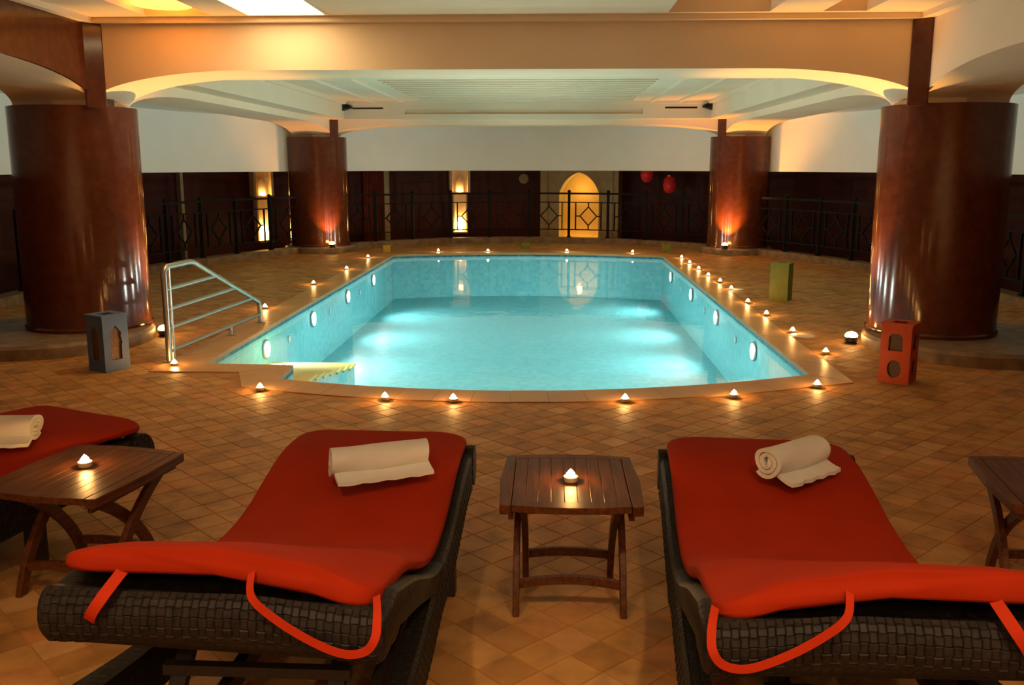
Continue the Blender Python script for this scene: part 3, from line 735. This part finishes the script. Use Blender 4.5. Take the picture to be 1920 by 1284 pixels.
def cushion_mesh(inner):
    """inner: +1 / -1, side whose head corner slumps over the frame"""
    mb = MB(); m = 40; vs = []; fs = []; rings = []
    prof = [(y, z) for y, z in SP]
    n = len(prof)
    ends = [(0, .78), (.006, .90), (.016, .97), (.03, 1)]
    ext = [(-.0 + e * 1.0, s) for e, s in ends]
    stations = []
    for e, s in ext: stations.append((e, s))
    for k in range(1, 44): stations.append((.03 + (2.14 - .06) * k / 44, 1))
    for e, s in reversed(ext): stations.append((2.14 - e, s))
    for y, sc in stations:
        z = ztop(y); dz = (ztop(min(2.14, y + .01)) - ztop(max(0, y - .01))) / (min(2.14, y + .01) - max(0, y - .01))
        t = Vector((0, 1, dz)).normalized(); nm = Vector((0, -t.z, t.y))
        c = Vector((0, y, z)) - nm * LT / 2
        # rounded plan corners at both ends
        q = min(y, 2.14 - y); R = .07
        wsc = LW / 2 - (R - math.sqrt(max(0, R * R - (R - min(q, R)) ** 2))) * .9
        for k in range(m):
            a = 2 * pi * k / m; ca, sa = math.cos(a), math.sin(a); e = .22
            u = wsc * math.copysign(abs(ca) ** e, ca); w = LT / 2 * sc * math.copysign(abs(sa) ** .45, sa)
            p = c + Vector((u, 0, 0)) + nm * w
            f = sm(.0, .40, u * inner) ** 1.6 * (1 - sm(0, .55, y))
            p.z -= .085 * f
            p.z += .006 * math.sin(3 * u + 5 * y) * (w > 0) - .012 * sm(.25, .4, abs(u)) * (w > 0)
            vs.append(p)
    ns = len(stations)
    for i in range(ns - 1):
        for k in range(m): fs.append((i * m + k, i * m + (k + 1) % m, (i + 1) * m + (k + 1) % m, (i + 1) * m + k))
    fs.append(tuple(range(m))); fs.append(tuple((ns - 1) * m + k for k in range(m)))
    return mb.add(vs, fs).mesh('cushion', 'cushion', 50)
def weave(mb, fn, nu, nv, h=.004):
    """basket weave pads on the surface fn(u, v) -> (point, normal), u and v in 0..1"""
    for i in range(nu):
        for j in range(nv):
            a = .56 if (i + j) % 2 else .42; b = .42 if (i + j) % 2 else .56
            hh = h * (1 if (i + j) % 2 else .6)
            cu, cv = i + .5, j + .5
            c8 = []
            for lift, k in ((0, 1), (hh, .72)):
                for su, sv in ((-1, -1), (1, -1), (1, 1), (-1, 1)):
                    p, nrm = fn(min(1, max(0, (cu + su * a * k * 1.08) / nu)), min(1, max(0, (cv + sv * b * k * 1.08) / nv))); c8.append(p + nrm * lift)
            mb.add(c8, TF)
    return mb
def lounger(loc, rz, inner, label, strap=True):
    t = thing('sun_lounger', label, 'sun lounger', loc, rz, 'wicker sun loungers with red cushions')
    cm = cushion_mesh(inner); cu = link('cushion', cm, t)
    HW = LW / 2 + .03
    # backrest: thick wicker panel under the head end of the cushion, rounded head edge
    prof = []
    TH = .135
    ys = [.0 + .055 * k for k in range(19)]
    def und(y): return ztop(y) - LT - .004 - (.03 if y < .06 else .0)
    top = [(y - .015, und(y)) for y in ys]
    bot = []
    for y in reversed(ys):
        bot.append((y + .03, und(y) - TH * (1 - .35 * sm(.2, .9, y)) ))
    nose = []
    yc, zc = -.02, und(0) - TH * .52
    for k in range(1, 8):
        a = -pi / 2 - pi * k / 8 + pi * 0
        nose.append((yc + .055 * math.cos(a) , zc + TH * .50 * math.sin(a)))
    poly = top[::-1] + nose[::-1] + bot[::-1] if False else bot + nose + top
    # ends pulled in to round the corners
    br = MB()
    xs = [(-1, .80), (-.985, .93), (-.96, 1), (.96, 1), (.985, .93), (1, .80)]
    cy = .45; nP = len(poly); vs = []; fs = []
    def drop(x): return -.035 * sm(.05, .42, x * inner)
    for xf, sc in xs + []:
        for (y, z) in poly:
            zm = ztop(min(max(y, 0), 1)) - LT - TH / 2
            yy = y if y > .02 else .02 + (y - .02) * sc
            vs.append((xf * HW, yy, zm + (z - zm) * sc + drop(xf * HW) * (1 - sm(0, .5, y))))
    for i in range(len(xs) - 1):
        for k in range(nP): fs.append((i * nP + k, i * nP + (k + 1) % nP, (i + 1) * nP + (k + 1) % nP, (i + 1) * nP + k))
    fs.append(tuple(range(nP))); fs.append(tuple((len(xs) - 1) * nP + k for k in range(nP)))
    back = br.add(vs, fs).obj('backrest', 'wicker', t, 35)
    # woven strands on the head face
    zc0 = und(0) - TH * .52
    def head(u, v):
        a = pi * (.56 + .88 * (1 - v)) ; x = (-.95 + 1.9 * u) * HW
        return Vector((x, yc + .056 * math.cos(a), zc0 + TH * .50 * math.sin(a) + drop(x))), Vector((0, math.cos(a), math.sin(a) * .6)).normalized()
    wv = weave(MB(), head, 40, 8).obj('woven_strands', 'wicker_strand', back); wv['kind'] = 'stuff'
    # fixed frame: side rails with a rolled foot end
    y1 = 2.03
    for sx in (-1, 1):
        def rail_z(y): return ztop(max(.95, min(y, 2.1))) - LT - .012 - (.05 * (1 - sm(.5, 1.1, y)))
        pts_t = []; yy = -.10
        st_ = [-.10 + (y1 + .10) * k / 30 for k in range(31)]
        xo, xi = sx * HW, sx * (HW - .07)
        fl = .17 if sx != inner else 0.0
        mb = MB(); vs = []; fs = []
        for y in st_:
            f = fl * (1 - sm(-.12, .62, y))
            zt_, zb = rail_z(y), rail_z(y) - .17
            if y < .62: zb = zt_ - .15
            a, b = xo + sx * f, xi + sx * f * .7
            vs += [(a, y, zb), (a, y, zt_ - .015), (a - sx * .012, y, zt_), (b, y, zt_), (b, y, zb)]
        for i in range(len(st_) - 1):
            for k in range(5): fs.append((i * 5 + k, i * 5 + (k + 1) % 5, i * 5 + 5 + (k + 1) % 5, i * 5 + 5 + k))
        fs.append((0, 1, 2, 3, 4)); fs.append(tuple((len(st_) - 1) * 5 + k for k in range(5)))
        rl = mb.add(vs, fs).obj('side_rail', 'wicker', t, 35)
        def face(u, v):
            y = .1 + (y1 - .14) * u; f = fl * (1 - sm(-.12, .62, y)); return Vector((xo + sx * (f + .0005), y, rail_z(y) - .16 + .14 * v)), Vector((sx, 0, 0))
        wv = weave(MB(), face, 80, 6).obj('woven_strands', 'wicker_strand', rl); wv['kind'] = 'stuff'
        zr_ = rail_z(y1)
        ro = MB().prism([(y1 + .05 + .075 * math.cos(2 * pi * k / 20), zr_ - .07 + .095 * math.sin(2 * pi * k / 20)) for k in range(20)], lambda a, b: (xo + sx * .006, a, b), lambda a, b: (xi, a, b)).obj('scroll_end', 'wicker', t, 40)
    zr_ = ztop(2.1) - LT - .08
    MB().prism([(y1 + .05 + .05 * math.cos(2 * pi * k / 16), zr_ - .0 + .055 * math.sin(2 * pi * k / 16)) for k in range(16)], lambda a, b: (-HW + .07, a, b), lambda a, b: (HW - .07, a, b)).obj('foot_roll', 'wicker', t, 40)
    # deck under the seat, cross rails
    MB().b2(-HW + .07, HW - .07, .98, 2.1, .33, .352).obj('seat_deck', 'wicker', t)
    MB().b2(-HW - .04, HW + .04, -.13, -.05, .14, .29).obj('head_cross_rail', 'wicker', t)
    MB().b2(-HW + .05, HW - .05, .90, .97, .22, .32).obj('cross_rail', 'wood_dark', t)
    for sx in (-1, 1):
        for y in (.04, 1.50):
            lg = MB().b2(sx * (HW - .05) - .03, sx * (HW - .05) + .03, y - .035, y + .035, 0, .22).obj('leg', 'wood_dark', t)
    # backrest props and slotted prop rails
    for x in (-.20, .24):
        MB().bar((x, .36, und(.36) - TH + .02), (x + .0, .02, .20), .045, .03).obj('prop', 'wood_dark', t)
        MB().b2(x + .05, x + .085, -.06, .95, .20, .26).obj('prop_rail', 'wood_dark', t)
    MB().bar((-.24, .20, .39), (.28, .20, .39), .03, .03).obj('prop_bar', 'wood_dark', t)
    # cushion ties
    if strap:
        def ribbon(pts, w):
            mb = MB(); P = [Vector(p) for p in pts]; vs = []; fs = []
            for i, p in enumerate(P):
                tg = (P[min(i + 1, len(P) - 1)] - P[max(i - 1, 0)]).normalized(); sd = tg.cross(Vector((0, 1, 0))).normalized() * w / 2
                for d_ in (-.0015, .0015): vs += [p - sd + Vector((0, d_, 0)), p + sd + Vector((0, d_, 0))]
            for i in range(len(P) - 1):
                o = i * 4; fs += [(o, o + 1, o + 5, o + 4), (o + 2, o + 6, o + 7, o + 3), (o, o + 4, o + 6, o + 2), (o + 1, o + 3, o + 7, o + 5)]
            fs += [(0, 2, 3, 1), (len(P) * 4 - 4, len(P) * 4 - 3, len(P) * 4 - 1, len(P) * 4 - 2)]
            return mb.add(vs, fs).mesh('tie_strap', 'strap', 60)
        z0 = ztop(0) - LT
        I = inner
        def cr(P, n=8):
            r = []
            for i in range(len(P) - 1):
                p0, p1, p2, p3 = [Vector(P[min(max(i + k, 0), len(P) - 1)]) for k in (-1, 0, 1, 2)]
                for k in range(n):
                    s = k / n; r.append(.5 * ((2 * p1) + (-p0 + p2) * s + (2 * p0 - 5 * p1 + 4 * p2 - p3) * s * s + (-p0 + 3 * p1 - 3 * p2 + p3) * s**3))
            return r + [Vector(P[-1])]
        loopp = cr([(I * .095, -.012, z0 + .012), (I * .115, -.078, z0 - .02), (I * .17, -.092, z0 - .065), (I * .25, -.096, z0 - .115), (I * .33, -.098, z0 - .148), (I * .385, -.094, z0 - .145), (I * .412, -.092, z0 - .11), (I * .412, -.06, z0 - .07), (I * .40, -.005, z0 - .045)])
        link('tie_strap', ribbon(loopp, .021), cu)
        st2 = cr([(-I * .225, -.012, z0 + .012), (-I * .245, -.082, z0 - .025), (-I * .275, -.09, z0 - .07), (-I * .30, -.06, z0 - .115)])
        link('tie_strap', ribbon(st2, .028), cu)
    return t
def place_lounger(hx, hy, deg, inner, label): return lounger((hx, hy, 0), math.radians(deg), inner, label)
place_lounger(-.815, 2.12, -1.0, 1, 'red cushioned wicker lounger left of the middle table')
place_lounger(.80, 2.06, -4.0, -1, 'red cushioned wicker lounger right of the middle table')
# left lounger: its far right cushion corner is at G(270, 803)
tipp = Vector((-2.0, 4.37)); dg_ = math.radians(-23)
fwd = Vector((-math.sin(dg_), math.cos(dg_))); rgt = Vector((fwd.y, -fwd.x))
hd = tipp - rgt * (LW / 2) - fwd * 2.12
place_lounger(hd.x, hd.y, math.degrees(dg_), 1, 'red cushioned wicker lounger cut off at the left edge of the photo')

# ------------------------------------------------------------------ towels
def towel(p, rz, label, r=.062, L=.36, fl=1):
    t = thing('rolled_towel', label, 'towel', p, rz, 'rolled white towels')
    mb = MB(); n = 70; turns = 2.6; vs = []; fs = []; K = 14
    for j in range(K + 1):
        x = -L / 2 + L * j / K
        wob = .006 * math.sin(5 * j / K + 1)
        for i in range(n + 1):
            a = -pi / 2 * .6 - turns * 2 * pi * (1 - i / n); q = i / n
            rr = .012 + (r - .012) * q
            tk = .0085
            for rad in (rr - tk, rr + tk):
                e = 1 - .06 * math.sin(3 * a + 2 * x * 10) * q
                vs.append((x + .010 * math.sin(a * 1.0 + 1) * (1 if j in (0, K) else .3), rad * math.cos(a) * 1.12 * e, r * .98 + .006 + rad * math.sin(a) * .88 * e + wob * .5))
    m = (n + 1) * 2
    for j in range(K):
        for i in range(n):
            a = j * m + i * 2; b = a + m
            fs += [(a, a + 2, b + 2, b), (a + 1, b + 1, b + 3, a + 3)]
        a = j * m + n * 2; b = a + m; fs.append((a, a + 1, b + 1, b))
        a = j * m; b = a + m; fs.append((a, b, b + 1, a + 1))
    for j in (0, K):
        for i in range(n): a = j * m + i * 2; fs.append((a, a + 1, a + 3, a + 2))
    roll = mb.add(vs, fs).obj('roll', 'towel', t, 60)
    # loose outer edge
    pts = [(fl * r * .75, .030), (fl * r * 1.15, .018), (fl * r * 1.55, .010), (fl * r * 1.95, .006)]
    mb = MB(); vs = []; fs = []
    for j in range(13):
        x = -L / 2 + .004 + (L - .008) * j / 12
        for i, (y, z) in enumerate(pts):
            w = .012 * math.sin(2.2 * j + 1.3) * (i / 3) ** 2
            vs += [(x, y + w * .6, z - .006), (x, y + w * .6, z + .010)]
    for j in range(12):
        for i in range(3):
            a = j * 8 + i * 2; b = a + 8; fs += [(a, a + 2, b + 2, b), (a + 1, b + 1, b + 3, a + 3)]
        a = j * 8 + 6; fs.append((a, a + 1, a + 9, a + 8)); a = j * 8; fs.append((a, a + 8, a + 9, a + 1))
    for j in (0, 12):
        for i in range(3): a = j * 8 + i * 2; fs.append((a, a + 1, a + 3, a + 2))
    mb.add(vs, fs).obj('loose_edge', 'towel', t, 60)
towel(G(706, 893, .52) + Vector((0, .06, 0)), math.radians(26), 'rolled white towel lying diagonally on the lounger left of the middle table', .062, .40, -1)
towel(G(1490, 893, .52) + Vector((0, .06, 0)), math.radians(40), 'rolled white towel with spiral end on the lounger right of the middle table', .066, .33, -1)
towel(G(-30, 832, .52) + Vector((0, .04, 0)), math.radians(10), 'rolled white towel on the lounger cut off at the left edge', .062, .42, -1)

# ------------------------------------------------------------------ side tables
def side_table(loc, rz, label):
    t = thing('side_table', label, 'side table', loc, rz, 'wooden slatted side tables')
    H = .50; w, d = .27, .31; th = .026
    def bow(x): return .032 * (1 - (x / w) ** 2)
    tt = link('table_top', None, t)
    def strip(x0, x1, ya, yb_, z0, z1, name='slat', m='wood'):
        n = 4; poly = [(x0 + (x1 - x0) * k / n, ya(x0 + (x1 - x0) * k / n)) for k in range(n + 1)] + [(x1 + (x0 - x1) * k / n, yb_(x1 + (x0 - x1) * k / n)) for k in range(n + 1)]
        o = MB().prism(poly, lambda a, b: (a, b, z0), lambda a, b: (a, b, z1)).obj(name, m, tt); bevel(o, .0012, 1); return o
    fr_, bk = (lambda x: -d + .075 - bow(x)), (lambda x: d - .06 + bow(x))
    ns = 9; xs0 = -w + .045; xw = (2 * w - .09) / ns
    for k in range(ns): strip(xs0 + k * xw + .0005, xs0 + (k + 1) * xw - .0005, fr_, bk, H - th + .004, H)
    strip(-w + .045, w - .045, lambda x: -d - bow(x) + .015, lambda x: fr_(x) - .002, H - th, H + .001, 'edge_board')
    strip(-w + .045, w - .045, lambda x: bk(x) + .002, lambda x: d - .01 + bow(x), H - th, H + .001, 'edge_board')
    for sx in (-1, 1):
        o = MB().prism([(sx * (w - .042), -d), (sx * w, -d + .01), (sx * (w + .012), 0), (sx * w, d - .01), (sx * (w - .042), d)], lambda a, b: (a, b, H - th - .012), lambda a, b: (a, b, H + .001)).obj('side_board', 'wood', tt); bevel(o, .003, 1)
    # scissor legs
    def leg(x, pts):
        P = []
        for k in range(13):
            s = k / 12; (a, b), (c, e), (g, h) = pts; P.append((x, (1 - s)**2 * a + 2 * s * (1 - s) * c + s * s * g, (1 - s)**2 * b + 2 * s * (1 - s) * e + s * s * h))
        vs = []; fs = []
        for i, p in enumerate(P):
            hw = .024
            tg = Vector(P[min(i + 1, 12)]) - Vector(P[max(i - 1, 0)]); tg.normalize(); nm = Vector((0, -tg.z, tg.y))
            if i in (0, 12): nm = Vector((0, math.copysign(1, nm.y), 0))
            for sx_, sn in ((-1, -1), (1, -1), (1, 1), (-1, 1)): vs.append(Vector(p) + Vector((sx_ * .013, 0, 0)) + nm * hw * sn)
        for i in range(12):
            for k in range(4): fs.append((i * 4 + k, i * 4 + (k + 1) % 4, i * 4 + 4 + (k + 1) % 4, i * 4 + 4 + k))
        fs += [(0, 1, 2, 3), tuple(48 + k for k in range(4))]
        o = MB().add(vs, fs).obj('leg', 'wood', t); bevel(o, .003, 1)
    zt_ = H - th - .004
    for sx in (-1, 1):
        leg(sx * .212, [(.24, zt_), (-.10, .30), (-.185, 0)])
        leg(sx * .182, [(-.24, zt_), (.13, .28), (.175, 0)])
    def stretcher(x, y, z, dz):
        n = 10; up_ = [(-x + 2 * x * k / n, z + dz * (1 - ((2 * k / n) - 1) ** 2)) for k in range(n + 1)]
        poly = [(a, b + .018) for a, b in up_] + [(a, b - .018) for a, b in reversed(up_)]
        o = MB().prism(poly, lambda a, b: (a, y - .011, b), lambda a, b: (a, y + .011, b)).obj('stretcher', 'wood', t); bevel(o, .002, 1)
    stretcher(.198, -.150, .115, .022); stretcher(.168, .150, .115, .012)
    for y in (-.22, .22): MB().b2(-.20, .20, y - .012, y + .012, zt_ - .03, zt_ - .002).obj('apron', 'wood', t)
    for sx in (-1, 1): MB().b2(sx * .228 - .010, sx * .228 + .010, -d + .03, d - .03, zt_ - .035, zt_ - .008).obj('apron', 'wood', t)
    return t
side_table((.09, 3.62, 0), 0, 'dark wooden slatted side table between the two middle loungers')
side_table((-1.93, 3.66, 0), math.radians(-11), 'dark wooden slatted side table with candle at the left of the photo')
side_table((2.06, 3.66, 0), math.radians(-9), 'dark wooden slatted side table cut off at the right edge')

# ------------------------------------------------------------------ tealights
cupm = MB().lathe([(.019, 0), (.0205, .002), (.021, .016), (.0195, .016), (.019, .011)], 18).mesh('cup', 'cup', True)
waxm = MB().lathe([(.0188, .002), (.0188, .0118), (.004, .0112)], 18).mesh('wax', 'wax', True)
flam = MB().lathe([(.004, .012), (.011, .014), (.0138, .019), (.0125, .025), (.008, .031), (.003, .036), (.0006, .039)], 12).mesh('flame', 'flame', True)
wick = MB().lathe([(.001, .011), (.001, .019)], 6).mesh('wick', 'black')
def tealight(p, label, group, s=1.0):
    t = thing('tealight', label, 'candle', p, 0, group); t.scale = (s, s, s)
    link('cup', cupm, t); link('wax', waxm, t); link('wick', wick, t); link('flame', flam, t)
FR = [(488, 731), (722, 749), (850, 752), (1172, 752), (1376, 744), (1532, 725)]
names = ['leftmost', 'second from the left', 'third from the left', 'third from the right', 'second from the right', 'rightmost']
for nm, (x, y) in zip(names, FR): p = G(x, y, .008); tealight(p, 'lit tealight %s in the row along the near pool edge' % nm, 'tealights on the near pool edge', 1.5)
RT = [(1548, 663), (1486, 623), (1437, 591), (1402, 568), (1371, 543), (1350, 529), (1328, 518), (1310, 505), (1293, 494), (1278, 484)]
for k, (x, y) in enumerate(RT): p = G(x, y, .004); tealight(p, 'lit tealight %s from the camera along the right pool edge' % ['nearest', 'second', 'third', 'fourth', 'fifth', 'sixth', 'seventh', 'eighth', 'ninth', 'farthest'][k], 'tealights right of the pool', 1.5)
LTs = [(497, 578, 'beside the low end of the steel handrail'), (588, 533, 'on the left deck halfway along the pool'), (650, 505, 'on the left deck near the far column'), (690, 483, 'at the far left end of the pool edge'), (327, 685, 'at the foot of the tall handrail post')]
for x, y, nm in LTs: p = G(x, y, .004); tealight(p, 'lit tealight ' + nm, 'tealights left of the pool', 1.5)
FRR = [(822, 472, 'below the back wall lantern'), (915, 472, 'left of the small green lantern'), (1063, 472, 'in front of the arched doorway'), (1186, 474, 'right of the arched doorway')]
for x, y, nm in FRR: p = G(x, y, .004); tealight(p, 'lit tealight on the far pool edge ' + nm, 'tealights on the far pool edge', 1.5)
tealight(G(1070, 902, .501), 'lit tealight on the middle side table', 'tealights on the tables', 1.35)
tealight(G(160, 874, .501), 'lit tealight on the left side table', 'tealights on the tables', 1.35)
# pale covers in the deck
for x, y, nm in ((1505, 630, 'nearer'), (1378, 543, 'farther')):
    p = G(x, y, .0); t = thing('deck_cover', '%s pale flat cover set in the deck right of the pool' % nm, 'cover', (p.x, p.y, .0), 0, 'deck covers')
    MB().lathe([(.125, .0), (.125, .008), (.118, .011)], 28).obj('lid', 'lid', t, True)
    MB().lathe([(.145, -.004), (.145, .006), (.128, .008), (.128, -.004)], 28).obj('rim', 'coping', t, True)
